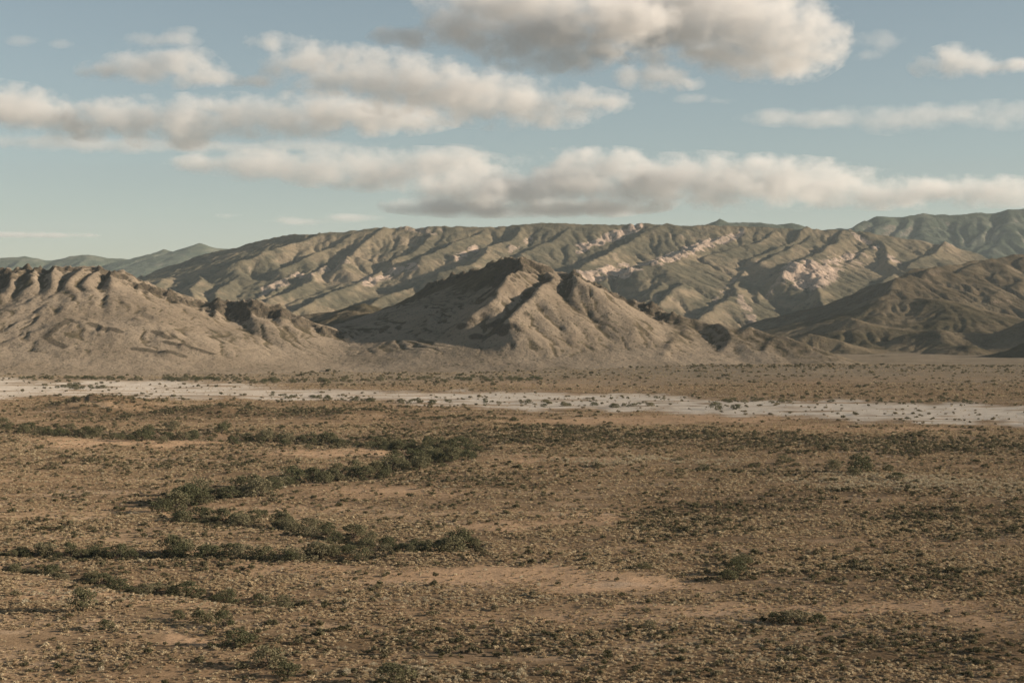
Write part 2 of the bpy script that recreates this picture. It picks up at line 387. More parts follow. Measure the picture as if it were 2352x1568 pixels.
# --- the two front hills, one stretch of scree-covered ridge each
def front_hills(names, x0, x1, y0, y1, ridges_l, ridges_r, crags, dykes, seed, darkx=None):
    c = 2.2
    X, Y = regular(x0, x1, y0, y1, c)
    wx = X + 4 * fbm(X / 60, Y / 60, 4, seed + 1); wy = Y + 6 * fbm(X / 60, Y / 60, 4, seed + 2)
    ZL, ZR = ridge_field(wx, wy, ridges_l), ridge_field(wx, wy, ridges_r)
    isleft = ZL > ZR; Z = np.logaddexp(ZL / 5, ZR / 5) * 5
    Z = Z + 3 * fbm(X / 90, Y / 90, 3, seed + 3) * sstep(5, 60, Z)
    crag = near_lines(wx, wy, crags, 24) * (0.6 + .7 * fbm(X / 30, Y / 30, 3, seed + 4))
    crag = np.clip(crag, 0, 1)
    Z = Z + crag * (np.where(isleft, 3.5, 6.0) * (ridged(X / 28, Y / 28, 4, seed + 5, .6) - .9))
    Z = Z + 1.6 * np.sin((Z + 3 * fbm(X / 60, Y / 60, 2, seed + 9)) / 11 * 2 * math.pi) * crag
    if dykes: Z = np.maximum(Z, ridge_field(wx, wy, dykes) + 1.5 * ridged(X / 14, Y / 14, 3, seed + 6))
    Z = softbase(Z, 5.0, -3.4)
    Z = erode(Z, c, 26000, 48, 5, rate=.035, cap=2.2, inertia=.2, mask=sstep(20, 60, Z), seed=seed)
    sm = sstep(.05, .35, crag); Z = blur(Z, 3) * (1 - sm) + Z * sm
    lean = X + .45 * Y + 14 * fbm(X / 80, Y / 80, 3, seed + 21)
    Z = Z + .4 * (ridged(lean / 13, Y / 170, 3, seed + 22, .65) - .9) * sstep(4, 30, Z) * np.clip(.6 + fbm(X / 90, Y / 90, 2, seed + 23), 0, 1)
    bw = 3 * fbm(X / 12, Y / 12, 2, seed + 19)
    Z = Z + sstep(.25, .7, crag) * (1.5 * blocks((X + bw) / 17, (Y + bw) / 17, seed + 31) + 1.3 * blocks((X + bw) / 8, (Y - bw) / 8, seed + 32)) + crag * 1.6 * fbm(X / 9, Y / 9, 3, seed + 7, .6) + .35 * fbm(X / 8, Y / 8, 3, seed + 8) * sstep(-1, 6, Z)
    fine_l = X + .38 * Y + 18 * fbm(X / 70, Y / 70, 3, seed + 41)
    rill = sstep(1.15, 1.7, ridged(fine_l / 30, Y / 260 + 3, 3, seed + 42, .62)) * sstep(6, 26, Z) * np.clip(.75 + .9 * fbm(X / 80, Y / 80, 2, seed + 43), 0, 1)
    Z = Z - 1.3 * rill
    gx, gy, s = slope_of(blur(Z, 2), c)
    rock = np.clip(crag * 1.2 * sstep(.35, .7, s + .3 * crag) + .8 * sstep(.62, .9, s), 0, 1)
    if dykes: rock = np.maximum(rock, near_lines(wx, wy, [d[0] for d in dykes], 7) * .9)
    lap = blur(Z, 5) - Z
    veg = np.clip(.12 + .85 * sstep(.15, .8, lap) + .25 * fbm(X / 70, Y / 70, 3, seed + 12), 0, 1)
    veg = np.clip(veg + .55 * rill, 0, 1)
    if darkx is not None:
        dk = darkx(X, Y, Z); veg = np.maximum(veg, dk); rock = np.maximum(rock, .5 * dk * sstep(.3, .5, s))  # dk: dark bush, plus shade painted into the left face's cover
    cream = .25 * sstep(.3, .8, fbm(X / 50, Y / 50, 3, seed + 11))
    edge = np.minimum(X - x0, x1 - X); Z = Z - (Z + 6) * (1 - sstep(0, 130, edge))      # run out under the plain at both ends
    Z = np.where(Z < -2.6, -4.0, Z)
    for nm, kp in zip(names, (isleft[:-1, :-1], ~isleft[:-1, :-1])):
        link(nm, grid_mesh(nm, X, Y, Z, (rock, veg, cream, np.ones_like(X)), kp), M_front, kind='structure')

crestL = line([(-260, 640), (-120, 606), (0, 612), (60, 607), (110, 612), (150, 603), (190, 601), (220, 604), (255, 612), (285, 612), (310, 630), (345, 652), (385, 668), (430, 680), (480, 688), (530, 690), (555, 681), (590, 678), (640, 692), (680, 712), (715, 735), (745, 758), (775, 778)], None, 2010, 1930)
S = dict(sl=.62, sr=.60, s2=.14, w=70)
def main(p, sl=.8, sr=.8, s2=.22, w=60): return (p, sl, sr, s2, w)
def spur(p, sl=.8, sr=.42, s2=.3, w=32): return (p, sl, sr, s2, w)
ridL = [main(crestL)]
for pts, a, b in (([(-240, 330), (-330, 470), (-450, 640)], 2110, 1900), ([(-60, 380), (-140, 480), (-260, 620)], 2110, 1900), ([(120, 385), (60, 470), (-20, 560), (-110, 640)], 2110, 1900), ([(215, 380), (205, 440), (100, 520), (0, 610), (-80, 690)], 2110, 1880), ([(350, 385), (330, 470), (250, 560), (150, 630), (50, 690)], 2100, 1870),
                  ([(510, 370), (420, 480), (290, 600), (150, 690), (20, 770)], 2095, 1820), ([(620, 385), (530, 480), (410, 580), (280, 670), (160, 730)], 2090, 1840), ([(720, 400), (700, 470), (620, 550), (540, 600), (440, 670)], 2080, 1890),
                  ([(870, 470), (900, 560), (820, 650), (770, 700), (680, 810)], 2060, 1830), ([(1160, 570), (1050, 640), (950, 720), (850, 800)], 2020, 1850), ([(1380, 590), (1370, 690), (1290, 760), (1200, 830)], 2000, 1840),
                  ([(1560, 580), (1620, 680), (1560, 760), (1480, 840)], 1990, 1840), ([(1780, 650), (1800, 740), (1860, 810), (1800, 850)], 1980, 1840)):
    ridL.append(spur(ride(pts, z1, ridL[:1], 18 if pts[0][0] < 800 else 7, 1560, 2040, ((0, .3), (.25, 1), (.65, .5), (1, -.5)))))
cragL = [crestL, line([(770, 690), (900, 640), (1100, 650), (1300, 660), (1500, 690), (1650, 720), (1780, 760)], z1, 1960, 1930), line([(200, 440), (100, 520), (20, 590)], z1, 2090, 1960), line([(880, 500), (820, 640)], z1, 2040, 1960)]
dyk = [(line([(285, 850), (330, 885), (425, 912)], z1, 1735, 1700), .7, .7, .5, 5), (line([(290, 850), (350, 815), (440, 750)], z1, 1735, 1790), .6, .6, .5, 5), (line([(850, 962), (960, 940), (1060, 905), (1110, 915), (1150, 950)], z1, 1700, 1690), .7, .7, .5, 6),
       (line([(980, 880), (1030, 862), (1080, 872)], z1, 1760, 1745), .7, .7, .5, 6), (line([(1070, 880), (1170, 855), (1230, 880), (1300, 900), (1350, 920)], z1, 1730, 1715), .8, .7, .5, 8),
       (line([(570, 770), (620, 790), (655, 830)], z1, 1780, 1760), .6, .6, .5, 5), (line([(670, 830), (730, 835), (770, 850)], z1, 1760, 1750), .7, .7, .5, 6)]

crestM_px = [(700, 800), (745, 778), (790, 752), (850, 720), (900, 695), (950, 672), (1000, 640), (1040, 626), (1080, 620), (1105, 606), (1140, 593), (1175, 585), (1200, 588), (1235, 591), (1250, 610), (1262, 619), (1290, 615), (1320, 622), (1350, 640), (1385, 655), (1420, 668), (1460, 680), (1500, 695), (1530, 712), (1580, 722), (1650, 735), (1720, 752), (1790, 775), (1850, 792), (1900, 805), (1950, 822), (1985, 838), (2030, 856)]
crestM = [P(p, float(np.interp(p[0], [700, 1000, 1190, 1300, 1500, 1700, 2030], [2900, 2420, 2070, 2060, 1985, 1900, 1800]))) for p in crestM_px]
apronM = line([(560, 800), (700, 778), (900, 762), (1200, 750), (1500, 768), (1700, 800)], None, 1960, 1900)
ridM = [main(crestM[10:25], .78, .78, .25, 70), (apronM, .2, .2, .2, 50), (crestM[:12], .66, .66, .52, 65), (crestM[22:], .5, .42, .3, 70)]
for pts, a, b in (([(1225, 330), (1215, 395), (1130, 460), (1070, 530), (1040, 600), (920, 670), (820, 740), (700, 800)], 2060, 1800), ([(1010, 380), (1050, 410), (960, 470), (890, 520), (800, 570)], 2070, 1960), ([(740, 630), (650, 700), (560, 770), (470, 830)], 2000, 1850), ([(890, 620), (780, 690), (690, 740)], 1960, 1870),
                  ([(430, 690), (330, 760), (200, 830), (100, 890)], 2000, 1800), ([(240, 750), (120, 800), (20, 850)], 1990, 1860),
                  ([(1400, 400), (1430, 440), (1330, 520), (1250, 600), (1170, 690), (1050, 760), (960, 840)], 2050, 1790), ([(1550, 410), (1600, 450), (1550, 540), (1530, 600)], 2010, 1790),
                  ([(2250, 680), (2240, 760), (2190, 850), (2130, 940), (2060, 1030)], 1970, 1770)):
    big = pts[0] in ((1225, 330), (1400, 400), (1550, 410))
    ridM.append(spur(ride(pts, z2, ridM[:4], 36 if big else 6, 1600, 2920), .84, .55, .5 if big else .3, 45 if big else 30))
for pts, a, b in (([(160, 745), (190, 800), (130, 900), (60, 1000)], 1965, 1800), ([(400, 775), (490, 850), (450, 940), (400, 1030)], 1950, 1790), ([(600, 800), (740, 870), (700, 960), (620, 1060)], 1940, 1780), ([(790, 860), (900, 900), (860, 980), (820, 1060)], 1930, 1790), ([(950, 910), (1050, 950), (1020, 1010), (990, 1080)], 1920, 1800)):
    ridM.append(spur(ride(pts, z3, ridM[:4], 5, 1560, 2100)))
cragM = [crestM[6:23], line([(1590, 430), (1700, 560), (1850, 620), (2000, 680), (2100, 720)], z2, 2010, 1960), line([(1215, 395), (1130, 460), (1070, 530)], z2, 2040, 1970)]
dykM = [(line([(1480, 1060), (1490, 980), (1570, 965), (1650, 985), (1740, 1005), (1850, 1040), (1945, 1080)], z2, 1700, 1680), .6, .5, .4, 25), (line([(930, 865), (1000, 842), (1080, 835), (1170, 858)], z2, 1810, 1800), .5, .45, .3, 20), (line([(700, 1050), (770, 1040), (880, 1055)], z2, 1690, 1680), .5, .5, .4, 10)]
def dark_right_and_shade(X, Y, Z):
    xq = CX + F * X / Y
    return .5 * sstep(1480, 1560, xq + 25 * fbm(X / 60, Y / 60, 2, 77)) * sstep(8, 34, Z + 8 * fbm(X / 40, Y / 40, 3, 78) + sstep(1700, 1850, xq) * 26) + .5 * near_lines(X, Y, [dykM[0][0]], 18) + .8 * near_lines(X + 25, Y + 30, [crestM[:12]], 60)  # last term: bush-toned cover that also paints the left face's shade deeper
front_hills(('scree_hill', 'rocky_hill'), -900, 580, 1480, 2900, ridL, ridM, cragL + cragM, dyk + dykM[1:2], 200, dark_right_and_shade)

# --- the long range behind
def dr(p):                                            # foot at 3900 m, skyline at 5400 m
    return 5400 - 1500 * np.clip((p[1] - 515) / 235, 0, 1.15)
def bline(pts, zoom, dD=0):
    q = [zoom(*p) if zoom else p for p in pts]; return [P(p, dr(p) + dD) for p in q]
crestB = [P(p, 5450 + max(0, 700 - p[0]) * 1.2) for p in [(250, 655), (330, 632), (430, 600), (470, 585), (510, 570), (545, 562), (590, 548), (640, 538), (700, 534), (760, 528), (820, 526), (850, 522), (900, 520), (960, 518), (1020, 516), (1080, 516), (1140, 514), (1200, 512), (1260, 508), (1320, 510), (1380, 513), (1440, 515), (1480, 511), (1540, 512), (1600, 512), (1680, 514), (1740, 518), (1800, 520), (1850, 522), (1900, 524), (1960, 528), (2000, 532), (2060, 540), (2110, 548), (2160, 560), (2210, 575), (2280, 590), (2400, 600)]]
ridB = [(crestB, .5, .5, .21, 250)]
spB = [([(900, 440), (830, 520), (760, 600)], z1), ([(1130, 400), (1020, 470), (900, 560)], z1), ([(1260, 400), (1250, 470), (1160, 560), (1100, 620)], z1), ([(1700, 330), (1540, 430), (1440, 485), (1350, 560), (1270, 610)], z1), ([(1780, 490), (1700, 545), (1590, 600), (1500, 650)], z1),
       ([(2220, 330), (2050, 400), (1920, 480), (1830, 540), (1720, 600), (1620, 660)], z1), ([(2170, 470), (2060, 525), (1900, 605), (1790, 660)], z1), ([(2450, 370), (2352, 430), (2250, 480), (2100, 570), (1950, 630), (1830, 690)], z1), ([(2352, 140), (2220, 200), (2100, 260), (1970, 330), (1800, 400)], z1), ([(2050, 160), (1900, 220), (1700, 300), (1500, 360)], z1),
       ([(400, 130), (280, 210), (180, 300), (80, 390)], z2), ([(740, 130), (660, 220), (540, 290), (400, 340)], z2), ([(1000, 130), (900, 200), (720, 270), (560, 330)], z2), ([(1240, 120), (1170, 215), (1050, 265), (880, 365), (700, 420)], z2), ([(900, 350), (780, 405), (600, 485), (400, 565), (280, 650)], z2),
       ([(1560, 120), (1420, 210), (1290, 280), (1180, 360)], z2), ([(2150, 100), (2010, 160), (1880, 235), (1750, 310), (1600, 350), (1450, 420)], z2), ([(2480, 180), (2352, 230), (2250, 310), (2100, 350), (1900, 400)], z2), ([(2560, 300), (2352, 350), (2150, 445), (2050, 525), (1980, 620)], z2),
       ([(2500, 390), (2350, 440), (2250, 500), (2150, 570), (2080, 660)], z2), ([(180, 380), (170, 510), (90, 580), (30, 660)], z3), ([(480, 380), (410, 480), (300, 570), (170, 700)], z3), ([(600, 430), (510, 560), (440, 660), (340, 770)], z3), ([(760, 430), (660, 560), (590, 680), (560, 790)], z3),
       ([(720, 200), (620, 250), (480, 315), (300, 370), (200, 400)], z3), ([(920, 180), (840, 260), (720, 330), (600, 380)], z3), ([(1000, 190), (910, 260), (790, 340), (700, 400)], z3), ([(1180, 200), (1120, 290), (1040, 340), (920, 420), (830, 500)], z3), ([(1290, 210), (1390, 270), (1470, 350), (1560, 430), (1600, 480)], z3),
       ([(1390, 280), (1300, 360), (1200, 450), (1110, 500), (1060, 600), (1090, 680)], z3), ([(1600, 380), (1520, 480), (1440, 580), (1330, 655), (1200, 740)], z3), ([(1250, 640), (1190, 690), (1000, 780), (870, 860)], z3), ([(1850, 280), (1760, 350), (1640, 420)], z3)]
for i, (pts, zm) in enumerate(spB):
    ridB.append((ride(pts, zm, ridB[:1], 58 * random.uniform(.4, 1.2), 3600, 6200, ((0, .05), (.4, .5), (.75, 1), (1, .85))), .62, .4, .3, 150))
cB = 5.6
X, Y = regular(-2100, 1950, 3500, 6000, cB)
wx = X + 14 * fbm(X / 170, Y / 170, 3, 301) + 40 * fbm(X / 620, Y / 620, 2, 315); wy = Y + 14 * fbm(X / 170, Y / 170, 3, 302)
Z = ridge_field(wx, wy, ridB)
Z = Z + 6 * fbm(X / 260, Y / 260, 3, 303)
Z = Z + 3 * (ridged(X / 90, Y / 130, 3, 304) - .8) * sstep(40, 120, Z)
Z = softbase(Z, 8, -6)
Z = erode(Z, cB, 30000, 60, 4, rate=.02, cap=2.6, inertia=.2, seed=31)
gx, gy, s = slope_of(blur(Z, 1), cB)
xq, yq = CX + F * X / Y, CY - F * (Z - H) / Y
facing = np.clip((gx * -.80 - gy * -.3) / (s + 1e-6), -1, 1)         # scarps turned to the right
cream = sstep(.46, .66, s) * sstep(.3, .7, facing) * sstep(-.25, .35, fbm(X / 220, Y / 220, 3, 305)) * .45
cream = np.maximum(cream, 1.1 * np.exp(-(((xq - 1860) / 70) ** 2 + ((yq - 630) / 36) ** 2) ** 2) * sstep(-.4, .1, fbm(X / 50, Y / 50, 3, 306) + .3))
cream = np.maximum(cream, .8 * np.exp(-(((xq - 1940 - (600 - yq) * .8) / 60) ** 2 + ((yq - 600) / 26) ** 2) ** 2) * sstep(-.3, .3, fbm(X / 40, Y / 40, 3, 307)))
for (ax, ay), (bx, by), hw, am in (((1330, 572), (1470, 522), 9, .9), ((1330, 640), (1440, 620), 14, .9), ((1440, 620), (1560, 588), 9, .9), ((1560, 585), (1700, 536), 9, .9), ((600, 672), (690, 632), 9, .6), ((840, 650), (950, 612), 10, .7), ((700, 640), (800, 600), 7, .5), ((1050, 590), (1090, 570), 9, .7),
                                (((1170, 575)), (1220, 550), 8, .6), ((1700, 690), (1730, 735), 10, .6), ((1640, 690), (1690, 640), 6, .5), ((1760, 680), (1810, 630), 9, .5), ((920, 525), (1010, 530), 9, .5), ((960, 560), (900, 545), 7, .4), ((1190, 640), (1240, 620), 8, .5), ((1950, 530), (2070, 605), 4, .7)):
    dx, dy = bx - ax, by - ay; tt = np.clip(((xq - ax) * dx + (yq - ay) * dy) / (dx * dx + dy * dy), 0, 1)
    dd = np.hypot((xq - ax - tt * dx), (yq - ay - tt * dy)) + 6 * fbm(X / 60, Y / 60, 3, 330)
    cream = np.maximum(cream, am * (1 - sstep(.6, 1.6, dd / hw)) * sstep(-.5, .1, fbm(X / 45, Y / 45, 3, 331) + .15))
rock = .6 * sstep(.6, .9, s)
veg = np.clip(.62 + .5 * fbm(X / 300, Y / 300, 4, 308) - .3 * sstep(.45, .7, s), 0, 1)
Z = Z + 1.6 * fbm(X / 22, Y / 22, 3, 309) + 6 * cream * blocks(X / 34, Y / 50, 345) + (.8 + 4 * cream) * (ridged((X + .3 * Y + 20 * fbm(X / 150, Y / 150, 2, 310)) / 34, Y / 260, 3, 311, .6) - .9)
Z = np.maximum(Z, -4)
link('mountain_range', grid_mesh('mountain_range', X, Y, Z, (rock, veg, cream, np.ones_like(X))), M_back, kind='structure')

# --- the dark mass and the foothills on the right, and the low rises in the gap
def plain_hill(name, box, c, ridges, mat, seed, w=12, lam=90, amp=6, ero=12000, crm=.0, low=0, vegb=.55):
    X, Y = regular(*box, c)
    wx = X + w * fbm(X / lam, Y / lam, 3, seed); wy = Y + w * fbm(X / lam, Y / lam, 3, seed + 1)
    Z = ridge_field(wx, wy, ridges) + amp * fbm(X / (lam * 1.2), Y / (lam * 1.2), 4, seed + 2)
    Z = softbase(Z + low, 5, -3)
    Z = erode(Z, c, ero, 50, 3, rate=.035, cap=2.4, inertia=.2, seed=seed)
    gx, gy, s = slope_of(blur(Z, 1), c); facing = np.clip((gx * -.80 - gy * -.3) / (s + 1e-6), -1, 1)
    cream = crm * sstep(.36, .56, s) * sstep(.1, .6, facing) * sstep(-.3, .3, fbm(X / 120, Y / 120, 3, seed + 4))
    veg = np.clip(vegb + .6 * fbm(X / 160, Y / 160, 4, seed + 3), 0, 1); rock = .7 * sstep(.55, .85, s)
    Z = np.maximum(Z + c * .2 * fbm(X / (4 * c), Y / (4 * c), 3, seed + 5), -4)
    link(name, grid_mesh(name, X, Y, Z, (rock, veg, cream, np.ones_like(X))), mat, kind='structure')

rm = [(line([(2700, 340), (2500, 355), (2352, 365), (2200, 375), (2050, 400), (1900, 420), (1760, 440), (1640, 460), (1560, 500), (1480, 560), (1400, 620), (1330, 680)], z3, 4100, 3500), .5, .5, .25, 150)]
for pts, a, b in (([(2352, 380), (2180, 470), (2000, 540), (1850, 590), (1700, 640)], 3950, 3500), ([(2100, 400), (1900, 480), (1740, 530), (1600, 590), (1500, 640)], 3850, 3450), ([(2500, 420), (2352, 500), (2250, 560), (2150, 630), (2050, 700)], 3900, 3400), ([(1780, 440), (1660, 530), (1560, 620), (1460, 690)], 3700, 3400), ([(2560, 560), (2420, 660), (2330, 760), (2260, 850)], 3700, 3300), ([(1600, 480), (1500, 560), (1420, 650)], 3600, 3400)):
    rm.append((line(pts, z3, a, b), .6, .36, .3, 90))
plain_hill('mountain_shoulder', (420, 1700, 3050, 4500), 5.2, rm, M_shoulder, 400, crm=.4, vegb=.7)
rf = []
for pts, D, l in (([(1220, 760), (1300, 700), (1480, 640), (1700, 625), (1900, 660), (2050, 690), (2200, 760), (2290, 830)], 2950, .30), ([(860, 870), (980, 830), (1080, 800), (1270, 755), (1400, 800), (1480, 880)], 2750, .32), ([(1400, 930), (1480, 890), (1700, 850), (1830, 830), (1930, 850), (2200, 860), (2352, 800), (2600, 700)], 2600, .3),
                  ([(1560, 1040), (1640, 1000), (1800, 940), (1960, 930), (2100, 990), (2180, 1040)], 2400, .34), ([(1780, 1090), (1880, 1050), (2100, 1000), (2352, 920), (2600, 830)], 2230, .36), ([(1240, 1040), (1300, 1000), (1450, 990), (1620, 1010), (1740, 1075)], 2230, .4), ([(950, 860), (1150, 900), (1350, 960), (1500, 1000)], 2480, .3)):
    rf.append((line(pts, z3, D, D - 60), l + .15, l + .02, .2, 60))
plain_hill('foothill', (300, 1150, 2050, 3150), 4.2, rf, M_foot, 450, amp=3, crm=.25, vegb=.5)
rg = [(line([(-200, 690), (0, 668), (120, 640), (240, 622), (330, 640), (430, 670)], z2, 2900, 2850), .4, .35, .2, 50), (line([(-260, 740), (-100, 720), (60, 690), (200, 676), (330, 690), (420, 720)], z2, 2650, 2600), .4, .35, .2, 40)]
plain_hill('low_hill', (-520, -60, 2420, 3100), 4.2, rg, M_foot, 480, ero=6000, vegb=.35)

# --- blue mountains far off
fl = [(line([(-700, 360), (-300, 330), (0, 335), (180, 322), (260, 340), (330, 348), (450, 325), (570, 312), (690, 335), (850, 345), (960, 300), (1040, 275), (1130, 310), (1165, 320), (1210, 260), (1270, 237), (1330, 258), (1420, 275), (1600, 300), (1800, 340)], z1, 11000), .38, .38, .25, 300)]
fl += [(line([(1270, 240), (1230, 330), (1150, 400)], z1, 11000, 10500), .5, .4, .3, 150), (line([(1040, 278), (1000, 340), (900, 420)], z1, 11000, 10500), .5, .4, .3, 150), (line([(570, 315), (500, 370), (400, 430)], z1, 11000, 10500), .5, .4, .3, 150), (line([(180, 325), (100, 380), (0, 430)], z1, 11000, 10500), .5, .4, .3, 150)]
plain_hill('far_mountain', (-5200, -600, 9800, 11900), 18, fl, M_far, 500, w=22, lam=350, amp=7, ero=3000, vegb=.8)
fr = [(line([(1000, 230), (1220, 190), (1290, 165), (1400, 120), (1540, 130), (1700, 97), (1850, 110), (1940, 120), (2080, 90), (2150, 95), (2230, 90), (2260, 72), (2352, 72), (2500, 90), (2800, 60), (3200, 120)], z3, 8600), .55, .55, .3, 200)]
for x in range(1320, 3000, 130):
    fr.append((line([(x, 140), (x - 50, 230), (x - 130, 320), (x - 180, 400)], z3, 8550, 7900), .6, .5, .35, 120))
fr.append((line([(300, 190), (350, 160), (420, 140), (490, 165), (640, 158), (870, 165), (905, 190), (1000, 210)], z3, 8000), .4, .4, .3, 150))
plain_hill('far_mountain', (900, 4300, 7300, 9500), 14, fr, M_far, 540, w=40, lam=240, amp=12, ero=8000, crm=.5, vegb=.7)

# ------------------------------------------------------------------ plants
def leaf_material(name, c1, c2, c3, trans=.25):
    t = NT(name)
    oi = t.n('ShaderNodeObjectInfo').outputs['Random']
    pos = t.n('ShaderNodeNewGeometry').outputs['Position']
    nz = t.noise(pos, 2.2, 2)
    c = t.mix(t.ramp(oi, .15, .6), c1, c2); c = t.mix(t.ramp(oi, .62, 1.0), c, c3)
    c = t.mix(t.math('MULTIPLY', t.ramp(nz, .35, .7), .5), c, tuple(v * .5 for v in c1))
    d = t.n('ShaderNodeBsdfDiffuse'); t.t.links.new(c, d.inputs['Color'])
    tr = t.n('ShaderNodeBsdfTranslucent'); t.t.links.new(c, tr.inputs['Color'])
    mx = t.n('ShaderNodeMixShader', i_0=trans); t.t.links.new(d.outputs[0], mx.inputs[1]); t.t.links.new(tr.outputs[0], mx.inputs[2])
    t.t.links.new(mx.outputs[0], t.out.inputs[0]); return t.m
M_tree = leaf_material('thorn_leaves', (.10, .102, .056), (.15, .14, .08), (.21, .185, .115))
M_bush = leaf_material('bush_leaves', (.11, .10, .056), (.16, .14, .084), (.23, .19, .12))
M_dry = leaf_material('dry_twigs', (.31, .225, .135), (.46, .36, .225), (.6, .5, .335))
M_straw = leaf_material('straw_blades', (.42, .36, .25), (.5, .44, .32), (.36, .30, .2))
t = NT('bark'); b = t.n('ShaderNodeBsdfDiffuse', i_Color=(.07, .055, .042, 1)); t.t.links.new(b.outputs[0], t.out.inputs[0]); M_bark = t.m

def quads_mesh(name, co, mat):
    n = len(co); me = bpy.data.meshes.new(name)
    me.vertices.add(n * 4); me.vertices.foreach_set('co', co.astype(np.float32).ravel())
    me.loops.add(n * 4); me.loops.foreach_set('vertex_index', np.arange(n * 4, dtype=np.int32))
    me.polygons.add(n); me.polygons.foreach_set('loop_start', np.arange(0, n * 4, 4, dtype=np.int32)); me.polygons.foreach_set('loop_total', np.full(n, 4, dtype=np.int32))
    me.update(calc_edges=True); me.materials.append(mat); return me

def leaf_quads(c, size, r, up=.3, asp=.6):
    n = len(c); a = r.normal(size=(n, 3)); a[:, 2] += up; a /= np.linalg.norm(a, axis=1, keepdims=True)
    b = np.cross(a, r.normal(size=(n, 3))); b /= np.linalg.norm(b, axis=1, keepdims=True)
    s = (size * r.uniform(.6, 1.4, n))[:, None]
    return np.stack([c - a * s - b * s * asp * .4, c - a * s * .1 + b * s * asp, c + a * s, c - b * s * asp], 1)

def tube(p, r0, r1, sides=5):
    v, f = [], []
    for i, q in enumerate(p):
        rr = r0 + (r1 - r0) * i / (len(p) - 1)
        for k in range(sides):
            a = 2 * math.pi * k / sides; v.append((q[0] + rr * math.cos(a), q[1] + rr * math.sin(a), q[2]))
    for i in range(len(p) - 1):
        for k in range(sides):
            f.append((i * sides + k, i * sides + (k + 1) % sides, (i + 1) * sides + (k + 1) % sides, (i + 1) * sides + k))
    return v, f

def tree_meshes(i, nclump=13, nleaf=900, wide=.62, mat=None):
    """unit height thorn tree: several leaning stems, clumped crown with gaps"""
    r = np.random.default_rng(900 + i)
    ang = r.uniform(0, 2 * math.pi, nclump); rad = np.sqrt(r.uniform(.02, 1, nclump)) * wide * .72
    hh = .78 - .45 * (rad / (wide * .72)) ** 2 * r.uniform(.5, 1.3, nclump); hh = np.clip(hh, .2, .85)
    low = np.arange(nclump) % 3 == 2; hh = np.where(low, r.uniform(.1, .34, nclump), hh); rad = np.where(low, wide * r.uniform(.35, .8, nclump), rad)
    cl = np.stack([np.cos(ang) * rad, np.sin(ang) * rad * r.uniform(.8, 1.1), hh], 1)
    which = r.integers(0, nclump, nleaf); rr = r.uniform(.13, .26, nclump)
    dirs = r.normal(size=(nleaf, 3)); dirs /= np.linalg.norm(dirs, axis=1, keepdims=True)
    c = cl[which] + dirs * (rr[which] * r.uniform(.35, 1.0, nleaf) ** .6)[:, None] * np.array([1.15, 1.15, .72])
    c[:, 2] = np.maximum(c[:, 2], .04)
    crown = quads_mesh('crown', leaf_quads(c, .036, r), mat or M_tree)
    V, Fc = [], []
    for k in range(6):
        e = cl[k]; p = [np.array([.03 * math.cos(k), .03 * math.sin(k), -.05]), e * np.array([.35, .35, .45]), e * np.array([.75, .75, .8]), e]
        v, f = tube(p, .028, .008); Fc += [tuple(a + len(V) for a in q) for q in f]; V += v
    me = bpy.data.meshes.new('trunk'); me.from_pydata([tuple(v) for v in V], [], Fc); me.update(); me.materials.append(M_bark)
    return me, crown
TREES = [tree_meshes(i, 12 + 2 * i, 1400) for i in range(6)]

def shrub_mesh(name, i, n, mat, leaf, flat=.62, lobes=5, asp=.6, up=.3):
    """unit radius shrub: leaf tufts over a few uneven lobes, thin at the foot"""
    r = np.random.default_rng(300 + i)
    lc = np.concatenate([[[0, 0, flat * .5]], np.stack([r.uniform(-.5, .5, lobes), r.uniform(-.5, .5, lobes), r.uniform(.18, .55, lobes) * flat * 1.3], 1)])
    lr = r.uniform(.34, .55, lobes + 1); w = r.integers(0, lobes + 1, n)
    d = r.normal(size=(n, 3)); d[:, 2] = np.abs(d[:, 2]) * .9 - .25; d /= np.linalg.norm(d, axis=1, keepdims=True)
    c = lc[w] + d * (lr[w] * r.uniform(.45, 1.05, n))[:, None] * np.array([1, 1, flat * 1.2]); c[:, 2] = np.maximum(c[:, 2], .02)
    return quads_mesh(name, leaf_quads(c, leaf, r, up, asp), mat)

def ground_z(x, y):
    x = np.asarray(x, float); y = np.asarray(y, float)
    return plain_height(x, y) - GULLY * gully(x, y)

def at_ground(px_, py_):
    D = F * H / (py_ - CY); x = (px_ - CX) / F * D
    return x, D

tree_count = 0
def tree(px_, py_, h, label, group, w=1.0, form=None):
    global tree_count
    x, y = at_ground(px_, py_); z = float(ground_z([x], [y])[0])
    tk, cr = TREES[(tree_count * 5 + 1) % 6] if tree_count % 3 else TREES[tree_count // 3 % 6]; tree_count += 1
    if form is not None: tk, cr = TREES[form]
    e = bpy.data.objects.new('thorn_tree', None); col.objects.link(e); e.empty_display_size = 1
    e.location = (x, y, z); e.rotation_euler = (0, 0, random.uniform(0, 6.28)); e.scale = (h * w, h * w, h)
    e['label'] = label; e['category'] = 'tree'
    if group: e['group'] = group
    for nm, me in (('trunk', tk), ('crown', cr)): link(nm, me, None, e)
    return e

